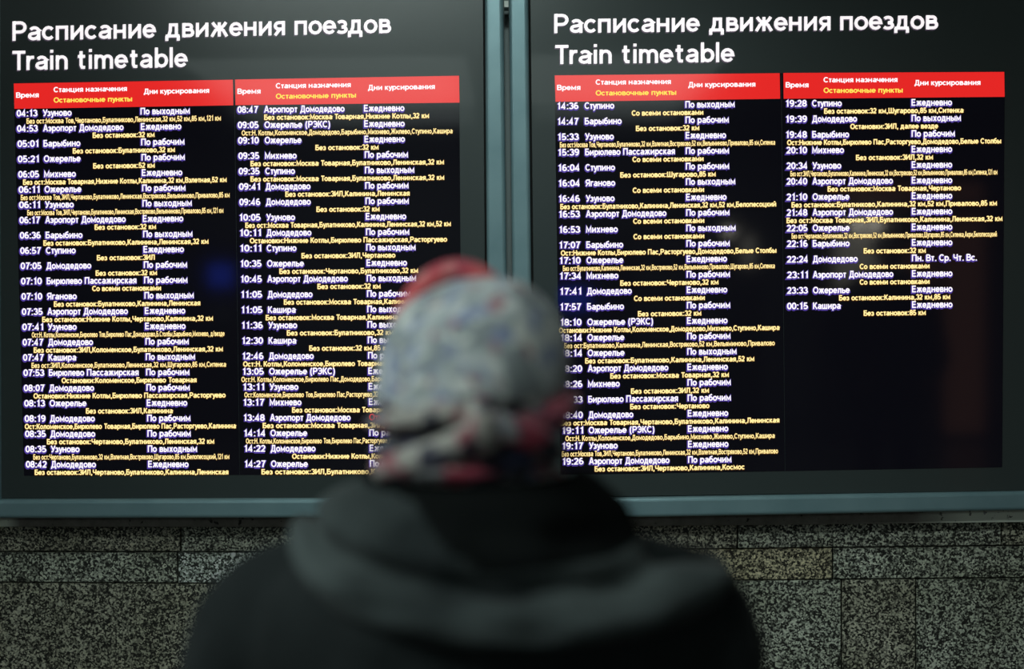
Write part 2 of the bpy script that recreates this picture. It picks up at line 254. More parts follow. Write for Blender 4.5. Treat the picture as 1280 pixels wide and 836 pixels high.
# ------------------------------------------------------------------ lettering
def _arc(cx, cy, rx, ry, a0, a1, n=0):
    n = n or max(3, int(abs(a1 - a0) / 24))
    return [(cx + rx * math.cos(math.radians(a0 + (a1 - a0) * i / n)), cy + ry * math.sin(math.radians(a0 + (a1 - a0) * i / n))) for i in range(n + 1)]
def _bowl(x0, x1, yb, yt, r=None):
    """from (x0,yt) right round to (x0,yb)"""
    r = r or (yt - yb) / 2; rx = min(r, x1 - x0)
    return [(x0, yt)] + _arc(x1 - rx, (yt + yb) / 2, rx, (yt - yb) / 2, 90, -90) + [(x0, yb)]
def _mir(p, w): return [(w - x, y) for x, y in p]
_T, _M = .92, .65
_o = _arc(.26, .365, .26, .285, 0, 360, 12)
_O = _arc(.36, .5, .36, .42, 0, 360, 14)
GL = {
 'а': (.45, [[(.45, 0), (.45, .46)] + _arc(.235, .46, .215, .19, 0, 150), [(.45, .40), (.2, .36)] + _arc(.19, .22, .19, .14, 90, 270) + [(.3, .10), (.45, .22)]]),
 'б': (.5, [_arc(.25, .33, .25, .25, 0, 360, 12), [(.0, .33), (.02, .6), (.12, .82), (.28, .88), (.46, .96)]]),
 'в': (.44, [[(0, 0), (0, .73)], _bowl(0, .38, .385, _M), _bowl(0, .44, .08, .385)]),
 'г': (.34, [[(0, 0), (0, _M), (.36, _M)]]),
 'д': (.54, [[(.08, .08), (.16, .35), (.17, _M), (.46, _M), (.46, .08)], [(-.07, .08), (.61, .08)], [(-.01, .08), (-.01, -.17)], [(.55, .08), (.55, -.17)]]),
 'е': (.5, [[(.0, .37), (.5, .37)] + _arc(.25, .365, .25, .285, 0, 325, 12)[1:]]),
 'ж': (.66, [[(.33, 0), (.33, .73)], [(0, .73), (.12, .55), (.33, .38)], [(.66, .73), (.54, .55), (.33, .38)], [(-.04, 0), (.14, .32), (.3, .40)], [(.70, 0), (.52, .32), (.36, .40)]]),
 'з': (.38, [_arc(.17, .50, .19, .15, 150, -90), _arc(.17, .225, .22, .145, 90, -150)]),
 'и': (.46, [[(0, .73), (0, 0)], [(.46, .73), (.46, 0)], [(0, .10), (.46, .63)]]),
 'й': (.46, [[(0, .73), (0, 0)], [(.46, .73), (.46, 0)], [(0, .10), (.46, .63)], [(.10, .98), (.16, .88), (.30, .88), (.36, .98)]]),
 'к': (.40, [[(0, 0), (0, .73)], [(0, .37), (.16, .40), (.30, .62), (.42, .67)], [(.14, .38), (.42, 0)]]),
 'л': (.46, [[(-.06, .08), (.06, .10), (.12, .35), (.13, _M), (.46, _M), (.46, 0)]]),
 'м': (.58, [[(0, 0), (0, .66), (.29, .20), (.58, .66), (.58, 0)]]),
 'н': (.45, [[(0, 0), (0, .73)], [(.45, 0), (.45, .73)], [(0, .38), (.45, .38)]]),
 'о': (.52, [_o]), 'п': (.45, [[(0, 0), (0, _M), (.45, _M), (.45, 0)]]),
 'р': (.5, [[(0, -.25), (0, .73)], _arc(.255, .365, .245, .285, 0, 360, 12)]),
 'с': (.45, [_arc(.25, .365, .25, .285, 40, 320)]), 'т': (.42, [[(-.02, _M), (.44, _M)], [(.21, 0), (.21, _M)]]),
 'у': (.46, [[(0, .73), (.24, .06)], [(.47, .73), (.22, -.06), (.13, -.17), (.0, -.17)]]),
 'х': (.44, [[(0, .73), (.44, 0)], [(.44, .73), (0, 0)]]),
 'ц': (.5, [[(0, .73), (0, .08), (.52, .08)], [(.43, .08), (.43, .73)], [(.53, .08), (.53, -.17)]]),
 'ч': (.43, [[(0, .73), (0, .46), (.07, .34), (.22, .31), (.43, .36)], [(.43, 0), (.43, .73)]]),
 'ш': (.68, [[(0, .73), (0, .08), (.68, .08), (.68, .73)], [(.34, .08), (.34, .73)]]),
 'ы': (.62, [[(0, 0), (0, .73)], _bowl(0, .38, .08, .43), [(.62, 0), (.62, .73)]]),
 'ь': (.42, [[(0, 0), (0, .73)], _bowl(0, .42, .08, .43)]),
 'ю': (.68, [[(0, 0), (0, .73)], [(0, .37), (.2, .37)], _arc(.44, .365, .24, .285, 0, 360, 12)]),
 'э': (.42, [_arc(.18, .365, .24, .285, 140, -140), [(.12, .37), (.40, .37)]]),
 'я': (.43, [[(.43, 0), (.43, .73)], _mir(_bowl(0, .40, .32, _M), .43), [(.26, .32), (.02, 0)]]),
 'А': (.66, [[(0, 0), (.30, .95), (.36, .95), (.66, 0)], [(.12, .32), (.54, .32)]]),
 'Б': (.54, [[(.5, _T), (0, _T), (0, 0)], _bowl(0, .54, .08, .55)]),
 'В': (.55, [[(0, 0), (0, 1)], _bowl(0, .50, .52, _T), _bowl(0, .56, .08, .52)]),
 'Д': (.66, [[(.09, .08), (.20, .5), (.21, _T), (.57, _T), (.57, .08)], [(-.06, .08), (.74, .08)], [(0, .08), (0, -.20)], [(.68, .08), (.68, -.20)]]),
 'Е': (.52, [[(.54, _T), (0, _T), (0, .08), (.56, .08)], [(0, .51), (.5, .51)]]),
 'Ж': (.86, [[(.43, 0), (.43, 1)], [(0, 1), (.18, .6), (.43, .52)], [(.86, 1), (.68, .6), (.43, .52)], [(-.04, 0), (.2, .46), (.4, .52)], [(.90, 0), (.66, .46), (.46, .52)]]),
 'З': (.5, [_arc(.24, .71, .24, .21, 155, -90), _arc(.24, .29, .28, .21, 90, -155)]),
 'И': (.58, [[(0, 1), (0, 0)], [(.58, 1), (.58, 0)], [(0, .12), (.58, .88)]]),
 'К': (.54, [[(0, 0), (0, 1)], [(0, .5), (.2, .54), (.40, .88), (.56, .94)], [(.18, .53), (.56, 0)]]),
 'Л': (.58, [[(-.06, .08), (.08, .11), (.14, .45), (.15, _T), (.58, _T), (.58, 0)]]),
 'М': (.68, [[(0, 0), (0, .90), (.34, .20), (.68, .90), (.68, 0)]]),
 'Н': (.57, [[(0, 0), (0, 1)], [(.57, 0), (.57, 1)], [(0, .53), (.57, .53)]]),
 'О': (.72, [_O]), 'П': (.57, [[(0, 0), (0, _T), (.57, _T), (.57, 0)]]),
 'Р': (.53, [[(0, 0), (0, 1)], _bowl(0, .54, .45, _T)]),
 'С': (.62, [_arc(.34, .5, .34, .42, 42, 318)]), 'Т': (.58, [[(-.03, _T), (.61, _T)], [(.29, 0), (.29, _T)]]),
 'У': (.60, [[(0, 1), (.32, .36)], [(.61, 1), (.28, .18), (.18, .08), (.04, .09)]]),
 'Ч': (.52, [[(0, 1), (0, .6), (.07, .46), (.24, .42), (.52, .48)], [(.52, 0), (.52, 1)]]),
 'Ш': (.84, [[(0, 1), (0, .08), (.84, .08), (.84, 1)], [(.42, .08), (.42, 1)]]),
 'Э': (.60, [_arc(.27, .5, .33, .42, 138, -138), [(.2, .52), (.58, .52)]]),
 'Я': (.56, [[(.56, 0), (.56, 1)], _mir(_bowl(0, .54, .44, _T), .56), [(.3, .44), (.02, 0)]]),
 'T': (.58, [[(-.03, _T), (.61, _T)], [(.29, 0), (.29, _T)]]),
 'r': (.28, [[(0, 0), (0, .73)], [(0, .42), (.06, .58), (.16, .65), (.30, .65)]]),
 'i': (0, [[(0, 0), (0, .73)], [(0, .87), (0, 1.02)]]), 'l': (0, [[(0, 0), (0, 1.04)]]),
 'n': (.43, [[(0, 0), (0, .73)], [(0, .44)] + _arc(.215, .44, .215, .21, 170, 0) + [(.43, 0)]]),
 'm': (.76, [[(0, 0), (0, .73)], [(0, .44)] + _arc(.19, .45, .19, .20, 170, 0) + [(.38, 0)], [(.38, .44)] + _arc(.57, .45, .19, .20, 170, 0) + [(.76, 0)]]),
 't': (.30, [[(.12, .92), (.12, .2), (.17, .09), (.32, .08)], [(-.04, _M), (.32, _M)]]),
 'b': (.5, [[(0, 0), (0, 1.04)], _arc(.255, .365, .245, .285, 0, 360, 12)]),
 '0': (.46, [_arc(.23, .5, .23, .42, 0, 360, 14)]), '1': (.30, [[(.04, .74), (.22, .92), (.22, 0)]]),
 '2': (.46, [_arc(.22, .69, .21, .23, 165, -25) + [(.28, .38), (.06, .17), (.02, .08), (.48, .08)]]),
 '3': (.46, [_arc(.21, .71, .20, .21, 160, -90), _arc(.21, .29, .25, .21, 90, -160)]),
 '4': (.48, [[(.36, 0), (.36, .93), (0, .26), (.50, .26)]]),
 '5': (.46, [[(.43, _T), (.09, _T), (.04, .48), (.12, .55)] + _arc(.20, .32, .26, .24, 80, -140)]),
 '6': (.46, [_arc(.24, .32, .22, .24, 0, 360, 12), _arc(.27, .5, .25, .42, 60, 190)]),
 '7': (.46, [[(0, _T), (.46, _T), (.28, .5), (.18, 0)]]),
 '8': (.46, [_arc(.23, .71, .19, .21, 0, 360, 12), _arc(.23, .29, .23, .21, 0, 360, 12)]),
 '9': (.46, [_arc(.22, .68, .22, .24, 0, 360, 12), _arc(.19, .5, .25, .42, -120, 10)]),
 ':': (0, [[(0, 0), (0, .17)], [(0, .56), (0, .73)]]), '.': (0, [[(0, 0), (0, .17)]]), ',': (.02, [[(.02, .17), (.02, 0), (-.03, -.17)]]),
 '(': (.2, [_arc(.34, .38, .30, .66, 115, 245)]), ')': (.2, [_arc(-.14, .38, .30, .66, 65, -65)]),
 '/': (.3, [[(0, 0), (.3, 1)]]),
}
GL['a'] = GL['а']; GL['e'] = GL['е']
def _ribbon(p, hw, vs, fs):
    closed = math.dist(p[0], p[-1]) < 1e-4
    if closed: p = p[:-1]
    n = len(p); base = len(vs)
    for i in range(n):
        a = p[i - 1] if (i > 0 or closed) else None; c = p[(i + 1) % n] if (i < n - 1 or closed) else None
        def nrm(u, v):
            d = math.dist(u, v) or 1e-9; return (-(v[1] - u[1]) / d, (v[0] - u[0]) / d)
        if a is None: m = nrm(p[i], c); k = 1
        elif c is None: m = nrm(a, p[i]); k = 1
        else:
            n1, n2 = nrm(a, p[i]), nrm(p[i], c); m = (n1[0] + n2[0], n1[1] + n2[1]); L_ = math.hypot(*m) or 1e-9
            m = (m[0] / L_, m[1] / L_); k = 1 / max(.45, m[0] * n1[0] + m[1] * n1[1])
        vs.append((p[i][0] + m[0] * hw * k, p[i][1] + m[1] * hw * k)); vs.append((p[i][0] - m[0] * hw * k, p[i][1] - m[1] * hw * k))
    for i in range(n if closed else n - 1):
        q = base + 2 * i; r = base + 2 * ((i + 1) % n); fs.append((q, q + 1, r + 1, r))
_cache = {}
RL = set('осеэдфОСЭЯяч4Зз' + '0235689aeбДЛлУуАТтT7'); RR = set('оеэбОрРвВЬьБбюэЭсСзЗ' + '0235689ebykкКуУГгТтT7Аy'); OPEN = set('ТГTтгУу7r')
def glyphs(body, hw=.08, gap=.28):
    key = (body, hw)
    if key not in _cache:
        vs, fs, x, wmax = [], [], 0., 0.
        prev = ' '
        for ch in body:
            if ch == ' ': x += .62; prev = ch; continue
            if prev != ' ': x += gap - (.05 if prev in RR else 0) - (.05 if ch in RL else 0) - (.07 if prev in OPEN and ch.islower() else 0) + (.04 if ch in '.,:' or prev in '.,:' else 0)
            wd, strokes = GL[ch]
            for st in strokes: _ribbon([(x + a_, b_) for a_, b_ in st], hw, vs, fs)
            x += wd; prev = ch
        _cache[key] = ([Vector((a_, b_, 0)) for a_, b_ in vs], fs)
    return _cache[key]
CAP = 1.0
class Letters:
    def __init__(s): s.v = []; s.f = []; s.m = []
    def add(s, body, x0, x1, y, slope, cap, Y, mi, offset=.08, dx=0., dy=0.):
        """body drawn from pixel column x0 to x1, cap height in pixels, baseline y at x0"""
        ref = glyphs(body)[0]; vs, fs = glyphs(body, offset)
        if not ref: return
        a, b_ = min(v.x for v in ref), max(v.x for v in ref)
        k = (x1 - x0) / (b_ - a); h = cap / CAP; n = len(s.v)
        for v in vs:
            px = x0 + (v.x - a) * k
            s.v.append(PT(px + dx, y + slope * (px - x0) - v.y * h + dy, Y))
        s.f += [tuple(i + n for i in f) for f in fs]; s.m += [mi] * len(fs)
    def build(s, name, mats, parent):
        me = mesh(name, s.v, s.f); o = link(name, me, mats, parent)
        for p, m in zip(me.polygons, s.m): p.material_index = m
        return o
WD = {'Узуново': 36, 'Аэропорт Домодедово': 100.5, 'Барыбино': 46, 'Ожерелье': 46, 'Михнево': 39.5, 'Ступино': 37, 'Домодедово': 56, 'Бирюлево Пассажирская': 112, 'Яганово': 37, 'Кашира': 35, 'Ожерелье (РЭКС)': 82,
      'Е': ('Ежедневно', 50.5), 'Р': ('По рабочим', 54), 'В': ('По выходным', 61.5), 'П': ('Пн. Вт. Ср. Чт. Вс.', 81), 'О': ('Отменен', 40)}
BO = 'Без остановок:'; BS = 'Без ост:'; SV = 'Со всеми остановками'
MT = 'Москва Товарная'
A = 'Аэропорт Домодедово'; D = 'Домодедово'; BP = 'Бирюлево Пассажирская'
C1 = [('04:13', 'Узуново', 'В', BS + 'Москва Тов,Чертаново,Булатниково,Ленинская,32 км,52 км,85 км,121 км', 107, 888), ('04:53', A, 'Е', BO + '32 км', 373, 621),
 ('05:01', 'Барыбино', 'Р', BO + 'Булатниково,32 км', 293, 703), ('05:21', 'Ожерелье', 'Р', BO + '52 км', 375, 622),
 ('06:05', 'Михнево', 'Е', BS + MT + ',Нижние Котлы,Калинина,32 км,Взлетная,52 км', 93, 911),
 ('06:11', 'Ожерелье', 'Р', BS + 'Москва Тов,ЗИЛ,Чертаново,Булатниково,Ленинская,Востряково,Вельяминово,Привалово,85 км', 84, 923),
 ('06:11', 'Узуново', 'В', BS + 'Москва Тов,ЗИЛ,Чертаново,Булатниково,Ленинская,Востряково,Вельяминово,Привалово,85 км,121 км', 110, 898),
 ('06:17', A, 'Е', BO + '32 км', 381, 627), ('06:36', 'Барыбино', 'В', BO + 'Булатниково,Калинина,Ленинская,32 км', 175, 838),
 ('06:57', 'Ступино', 'Е', BO + 'ЗИЛ', 390, 622), ('07:05', D, 'Р', BO + '32 км', 385, 631), ('07:10', BP, 'Р', SV, 371, 647),
 ('07:10', 'Яганово', 'В', BO + 'Булатниково,Калинина,Ленинская', 217, 805), ('07:35', A, 'Е', BO + 'Нижние Котлы,Чертаново,Калинина,32 км', 170, 856),
 ('07:41', 'Узуново', 'Е', 'Ост:Н. Котлы,Коломенское,Бирюлево Тов,Бирюлево Пас,Домодедово,Б.Столбы,Барыбино,Михнево, д/везде', 128, 903),
 ('07:47', D, 'Р', BO + 'ЗИЛ,Коломенское,Булатниково,Ленинская,32 км', 136, 896), ('07:47', 'Кашира', 'В', BS + 'ЗИЛ,Коломенское,Булатниково,Ленинская,32 км,Шугарово,85 км,Ситенка', 127, 910),
 ('07:53', BP, 'Р', 'Остановки:Коломенское,Бирюлево Товарная', 248, 790), ('08:07', D, 'Р', 'Остановки:Нижние Котлы,Бирюлево Пассажирская,Расторгуево', 135, 907),
 ('08:13', 'Ожерелье', 'Е', BO + 'ЗИЛ,Калинина', 346, 696), ('08:19', D, 'Р', 'Ост:Коломенское,Бирюлево Товарная,Бирюлево Пас,Расторгуево,Калинина', 100, 950),
 ('08:35', D, 'Р', BO + 'Чертаново,Булатниково,Ленинская,32 км', 189, 861), ('08:35', 'Узуново', 'В', BS + 'Чертаново,Булатниково,32 км,Взлетная,Востряково,Шугарово,85 км,Белопесоцкий,121 км', 134, 922),
 ('08:42', D, 'Е', BO + 'ЗИЛ,Чертаново,Булатниково,Калинина,Ленинская', 140, 918)]
C2 = [('08:47', A, 'Е', BO + MT + ',Нижние Котлы,32 км', 146, 808), ('09:05', 'Ожерелье (РЭКС)', 'Е', 'Ост:Н. Котлы,Коломенское,Домодедово,Барыбино,Михнево,Жилево,Ступино,Кашира', 55, 904),
 ('09:10', 'Ожерелье', 'Е', BO + '32 км', 352, 605), ('09:35', 'Михнево', 'Р', BO + MT + ',Булатниково,Ленинская,32 км', 91, 868), ('09:35', 'Ступино', 'В', BO + MT + ',Булатниково,Ленинская,32 км', 91, 869),
 ('09:41', D, 'Р', BO + 'ЗИЛ,Калинина,Ленинская', 231, 730), ('09:46', D, 'Р', BO + '32 км', 356, 609), ('10:05', 'Узуново', 'Е', BS + MT + ',Булатниково,Калинина,Ленинская,32 км,52 км', 70, 896),
 ('10:11', D, 'Р', 'Остановки:Нижние Котлы,Бирюлево Пассажирская,Расторгуево', 88, 881), ('10:11', 'Ступино', 'В', BO + 'ЗИЛ,Чертаново', 296, 673), ('10:35', 'Ожерелье', 'Е', BO + 'Чертаново,Булатниково,32 км', 207, 764),
 ('10:45', A, 'В', BO + '32 км', 360, 613), ('11:05', D, 'Р', BO + MT + ',Калинина', 225, 749), ('11:05', 'Кашира', 'В', BO + MT + ',Калинина,Ленинская', 152, 824),
 ('11:36', 'Узуново', 'В', BO + 'Булатниково,32 км,85 км', 237, 741), ('12:30', 'Кашира', 'В', BO + '32 км,85 км', 327, 652), ('12:46', D, 'Р', 'Ост:Н. Котлы,Коломенское,Бирюлево Товарная,Расторгуево,Калинина', 61, 918),
 ('13:05', 'Ожерелье (РЭКС)', 'Е', 'Ост:Н. Котлы,Коломенское,Бирюлево Пас,Домодедово,Барыбино,Михнево,Ступино,Кашира', 54, 925), ('13:11', 'Узуново', 'Е', 'Ост:Коломенское,Бирюлево Тов,Бирюлево Пас,Расторгуево,32 км,Домодедово,Барыбино,Михнево', 66, 917),
 ('13:17', 'Михнево', 'Е', BO + MT + ',32 км', 258, 728), ('13:48', A, 'О', BO + MT + ',ЗИЛ,Чертаново,32 км', 140, 846), ('14:14', 'Ожерелье', 'Р', 'Ост:Н. Котлы,Коломенское,Бирюлево Тов,Бирюлево Пас,Расторгуево,Домодедово,Барыбино,Михнево', 72, 915),
 ('14:22', D, 'Е', 'Остановки:Нижние Котлы,Коломенское', 258, 735), ('14:27', 'Ожерелье', 'Р', BO + 'ЗИЛ,Булатниково,Калинина,Ленинская', 135, 860)]
C3 = [('14:36', 'Ступино', 'В', SV, 337, 624), ('14:47', 'Барыбино', 'Р', BO + '32 км', 354, 608), ('15:33', 'Узуново', 'Е', BS + 'Москва Тов,Чертаново,Булатниково,32 км,Взлетная,Востряково,52 км,Вельяминово,Привалово,85 км,Ситенка', 48, 914),
 ('15:39', BP, 'Р', SV, 340, 625), ('16:04', 'Ступино', 'Р', BO + 'Шугарово,85 км', 291, 674), ('16:04', 'Яганово', 'В', SV, 341, 627), ('16:46', 'Узуново', 'Е', BO + 'Булатниково,Калинина,Ленинская,32 км,52 км,Белопесоцкий', 50, 917),
 ('16:53', A, 'Р', SV, 343, 628), ('16:53', 'Михнево', 'В', SV, 344, 628), ('17:07', 'Барыбино', 'Р', 'Ост:Нижние Котлы,Бирюлево Пас,Расторгуево,Домодедово,Белые Столбы', 52, 918),
 ('17:10', 'Ожерелье', 'Е', BS + 'Булатниково,Калинина,Ленинская,32 км,Востряково,52 км,Вельяминово,Привалово,Шугарово,85 км,Ситенка', 60, 913), ('17:34', 'Михнево', 'Р', BO + 'Чертаново,32 км', 291, 685), ('17:41', D, 'Е', SV, 346, 630),
 ('17:57', 'Барыбино', 'Р', BO + '32 км', 362, 616), ('18:10', 'Ожерелье (РЭКС)', 'Е', 'Остановки:Нижние Котлы,Коломенское,Домодедово,Михнево,Ступино,Кашира', 44, 932),
 ('18:14', 'Ожерелье', 'Р', BS + 'Булатниково,Калинина,Ленинская,Востряково,52 км,Вельяминово,Привалово', 65, 912), ('18:14', 'Ожерелье', 'В', BO + 'Булатниково,Калинина,Ленинская,52 км', 150, 829),
 ('18:20', A, 'Е', BO + MT + ',32 км', 251, 727), ('18:26', 'Михнево', 'Р', BO + 'ЗИЛ,32 км', 334, 647), ('18:33', BP, 'Р', BO + 'Чертаново', 331, 649), ('18:40', D, 'Е', BS + MT + ',Чертаново,Булатниково,Калинина,Ленинская', 52, 930),
 ('19:11', 'Ожерелье (РЭКС)', 'Е', 'Ост:Н. Котлы,Коломенское,Домодедово,Барыбино,Михнево,Жилево,Ступино,Кашира', 70, 913), ('19:17', 'Узуново', 'Е', BS + 'Москва Тов,ЗИЛ,Чертаново,Булатниково,Ленинская,32 км,Взлетная,Востряково,52 км,Привалово', 56, 925),
 ('19:26', A, 'Р', BO + 'ЗИЛ,Чертаново,Калинина,Космос', 188, 790)]
C4 = [('19:28', 'Ступино', 'Е', BO + '32 км,Шугарово,85 км,Ситенка', 194, 755), ('19:39', D, 'В', 'Остановки:ЗИЛ, далее везде', 299, 652), ('19:48', 'Барыбино', 'Р', 'Ост:Нижние Котлы,Бирюлево Пас,Расторгуево,Домодедово,Белые Столбы', 45, 905),
 ('20:10', 'Михнево', 'Е', BO + 'ЗИЛ,32 км', 322, 631), ('20:34', 'Узуново', 'Е', BS + 'ЗИЛ,Чертаново,Булатниково,Калинина,Ленинская,32 км,Востряково,52 км,Вельяминово,Привалово,85 км,Ситенка,121 км', 58, 890),
 ('20:40', A, 'Е', BO + MT + ',Чертаново', 208, 744), ('21:10', 'Ожерелье', 'Е', BO + 'Булатниково,Калинина,32 км,52 км,Привалово,85 км', 63, 888), ('21:48', A, 'Е', BS + MT + ',ЗИЛ,Булатниково,Калинина,Ленинская,32 км', 43, 910),
 ('22:05', 'Ожерелье', 'Е', BS + 'Чертаново,Булатниково,32 км,Востряково,52 км,Вельяминово,Привалово,Шугарово,85 км,Ситенка,Акри,Белопесоцкий', 63, 888), ('22:16', 'Барыбино', 'Е', BO + '32 км', 353, 602), ('22:24', D, 'П', SV, 337, 617),
 ('23:11', A, 'Е', SV, 337, 617), ('23:33', 'Ожерелье', 'Е', BO + 'Калинина,32 км,85 км', 254, 700), ('00:15', 'Кашира', 'Е', BO + '85 км', 353, 602)]
# column data: crop offset, centre y of first / 24th time, slope first/last, x of time / name / days first and 24th
COLS = [dict(rows=C1, off=0, y=(141.3, 580.0), s=(-.0165, -.0025), t=(20.8, 32.3), n=(53.5, 63.9), d=(175.7, 185.2), dy=(-.4, .3)),
        dict(rows=C2, off=285, y=(136.7, 579.4), s=(-.011, -.0035), t=(296.8, 306.1), n=(330.2, 338.8), d=(455, 462.4), dy=(0, 0)),
        dict(rows=C3, off=685, y=(132.2, 576.4), s=(-.0125, -.0150), t=(697, 703.4), n=(730.8, 736.4), d=(856.8, 860.2), dy=(0, 0)),
        dict(rows=C4, off=970, y=(129.0, 577.0), s=(-.0080, -.0150), t=(982.5, 985), n=(1015.2, 1017.3), d=(1139.5, 1140.6), dy=(0, 0))]
YP = -.090       # front of the painted panel
YR = -.104       # front of the rails
YS = YP - .0012  # front of the displays
YT = YS - .0010  # text
def lerp(p, t): return p[0] + (p[1] - p[0]) * t
def header(board_scr, ci, q):
    x0 = q[0][0]; yb = q[0][1]
    hd = prism('header_bar', quadpx(q, YS - .0004), YS, YS - .0004, M_red, board_scr)
    s = (q[1][1] - q[0][1]) / (q[1][0] - q[0][0]); h = q[3][1] - q[0][1]
    Yh = YS - .0014
    cx = x0
    def put(body, xa, xb, ymid, cap, mi, off):
        yy = q[0][1] + s * (xa - x0) + ymid + cap / 2
        L = Letters(); L.add(body, xa, xb, yy, s, cap, Yh, 0, .095)
        L.build('heading_text', [(M_white, M_hyel)[mi]], board_scr)
    k = (q[1][0] - q[0][0]) / 277.
    put('Время', x0 + 3 * k, x0 + 31.5 * k, h * .46, 6.6, 0, .022)
    put('Станция назначения', x0 + 50.5 * k, x0 + 143 * k, h * .27, 6.6, 0, .022)
    put('Остановочные пункты', x0 + 50.5 * k, x0 + 149.5 * k, h * .68, 6.6, 1, .022)
    put('Дни курсирования', x0 + 164.5 * k, x0 + 247 * k, h * .40, 6.6, 0, .022)
def column(scr, ci):
    c = COLS[ci]
    for k, (tm, nm, dy_, stops, a, b_) in enumerate(c['rows']):
        t = k / 23.; y = lerp(c['y'], t); s = lerp(c['s'], t)
        cap = 8.4; xt = lerp(c['t'], t); bl = y + cap / 2 + .2
        items = [(tm, xt, xt + 26), (nm, lerp(c['n'], t), lerp(c['n'], t) + WD[nm])]
        dt, dw = WD[dy_]; xd = lerp(c['d'], t); items.append((dt, xd, xd + dw))
        for (body, xa, xb), nm_ in zip(items, ('time_text', 'destination_text', 'days_text')):
            L = Letters(); yy = bl + s * (xa - xt)
            mi = 2 if body == 'Отменен' else 1
            if mi == 1: L.add(body, xa, xb, yy, s, cap, YT + .0004, 0, .215, -.4, 1.0)
            L.add(body, xa, xb, yy, s, cap, YT - .0002, mi, .092)
            L.build(nm_, [M_halo, M_white, M_redtext], scr)
        L = Letters(); xa = c['off'] + a / 3.217; xb = c['off'] + b_ / 3.217
        tight = len(stops) > 72
        yy = bl + 9.1 + s * (xa - xt)
        L.add(stops, xa, xb, yy, s, 6.6, YT + .0004, 0, .17 if tight else .18, 0, .3)
        L.add(stops, xa, xb, yy, s, 6.6, YT - .0002, 1, .085 if tight else .10)
        L.build('stops_text', [M_yglow, M_yellow], scr)
def rail(name, pts, parent, m=None):
    return prism(name, quadpx(pts, YR), -.03, YR, m or M_rail, parent, .010, 4)
def title(board, lines):
    for body, xa, xb, bl, s, cap in lines:
        ref = glyphs(body)[0]; lo = min(v.x for v in ref); hi = max(v.x for v in ref); k = (xb - xa) / (hi - lo)
        pos = 0
        for word in body.split(' '):
            i = pos; pos += len(word) + 1
            full = [v.x for v in glyphs(body[:i] + word)[0]]; pre = [v.x for v in glyphs(body[:i])[0]]
            nfirst = full[len(pre):]
            wa = xa + (min(nfirst) - lo) * k; wb = xa + (max(nfirst) - lo) * k; y = bl + s * (wa - xa)
            L = Letters()
            L.add(word, wa, wb, y, s, cap, YP - .0004, 0, .075, -.9, 1.6)
            L.add(word, wa, wb, y, s, cap, YP - .002, 1, .078)
            L.build('title_lettering', [M_titleghost, M_title], board)

# ------------------------------------------------------------------ left board
bl_ = empty('timetable_board')
tag(bl_, 'left dark glass train timetable board with trains from 04:13 to 14:27', 'timetable board', 'train timetable boards')
prism('panel', quadpx([(-1, -118), (602.6, -120), (608.2, 622.4), (1, 622.8)], YP), -.02, YP, M_panel, bl_)
prism('backing', quadpx([(-24, -150), (625, -150), (634, 646), (-22, 647)], -.07), -.015, -.07, M_black, bl_)
rail('bottom_rail', [(-26, 624.6), (0, 624.4), (300, 623.6), (636.4, 622.8), (636.7, 647.3), (300, 647.8), (0, 648.2), (-26, 648.4)], bl_)
rail('right_rail', [(605, -122), (627.8, -122), (636.4, 622.6), (610.5, 622.6)], bl_)
rail('left_rail', [(-34, -122), (-3, -122), (-.6, 624), (-26, 624)], bl_)
rail('top_rail', [(-34, -150), (627.4, -150), (627.8, -124), (-34, -124)], bl_)
prism('spacer_block', quadpx([(630.2, 1), (635.6, 1), (635.6, 9), (630.2, 9)], -.1), -.05, -.1, mat('pale_spacer', (.85, .87, .82), .6), bl_, .001)
title(bl_, [('Расписание движения поездов', 15.5, 489, 51.0, -.0208, 24.3), ('Train timetable', 15.5, 235, 87.8, -.0180, 24.3)])
s1 = prism('screen', quadpx([(17.0, 103.8), (292.4, 99.4), (299.4, 593.4), (30, 594.4)], YS), YP, YS, M_screen, bl_)
s2 = prism('screen', quadpx([(292.9, 99.4), (574, 94.4), (577.5, 592.6), (299.9, 593.4)], YS), YP, YS, M_screen, bl_)
header(s1, 0, [(17.2, 104.3), (291.0, 99.6), (291.6, 131.6), (18.0, 136.0)])
header(s2, 1, [(293.8, 99.4), (573.8, 94.6), (574.4, 128.2), (294.4, 131.4)])
column(s1, 0); column(s2, 1)
# ------------------------------------------------------------------ right board
br_ = empty('timetable_board')
tag(br_, 'right dark glass train timetable board with trains from 14:36 to 00:15', 'timetable board', 'train timetable boards')
prism('panel', quadpx([(661.8, -122), (1286, -122), (1283, 612.8), (669.9, 621.6)], YP), -.02, YP, M_panel, br_)
prism('backing', quadpx([(637, -150), (1306, -150), (1303, 637), (646, 646)], -.07), -.015, -.07, M_black, br_)
rail('bottom_rail', [(643.6, 624.4), (820, 621.7), (980, 619.1), (1280, 614.3), (1308, 613.9), (1308, 637.4), (1280, 638), (980, 643.7), (820, 646.6), (643.9, 648.6)], br_)
rail('left_rail', [(634.8, -122), (659.2, -122), (667.2, 623.6), (643.6, 624.2)], br_)
rail('right_rail', [(1288, -122), (1312, -122), (1308, 613.5), (1285, 614)], br_)
rail('top_rail', [(634.5, -150), (1312, -150), (1312, -124), (634.8, -124)], br_)
title(br_, [('Расписание движения поездов', 692.7, 1172.8, 41.4, -.0102, 24.0), ('Train timetable', 694, 918.5, 80.2, -.0125, 24.0)])
s3 = prism('screen', quadpx([(693, 94.0), (976.2, 91.2), (981.0, 588.6), (700.6, 593.2)], YS), YP, YS, M_screen, br_)
s4 = prism('screen', quadpx([(976.8, 91.2), (1256, 89.4), (1252.6, 583.8), (981.6, 588.6)], YS), YP, YS, M_screen, br_)
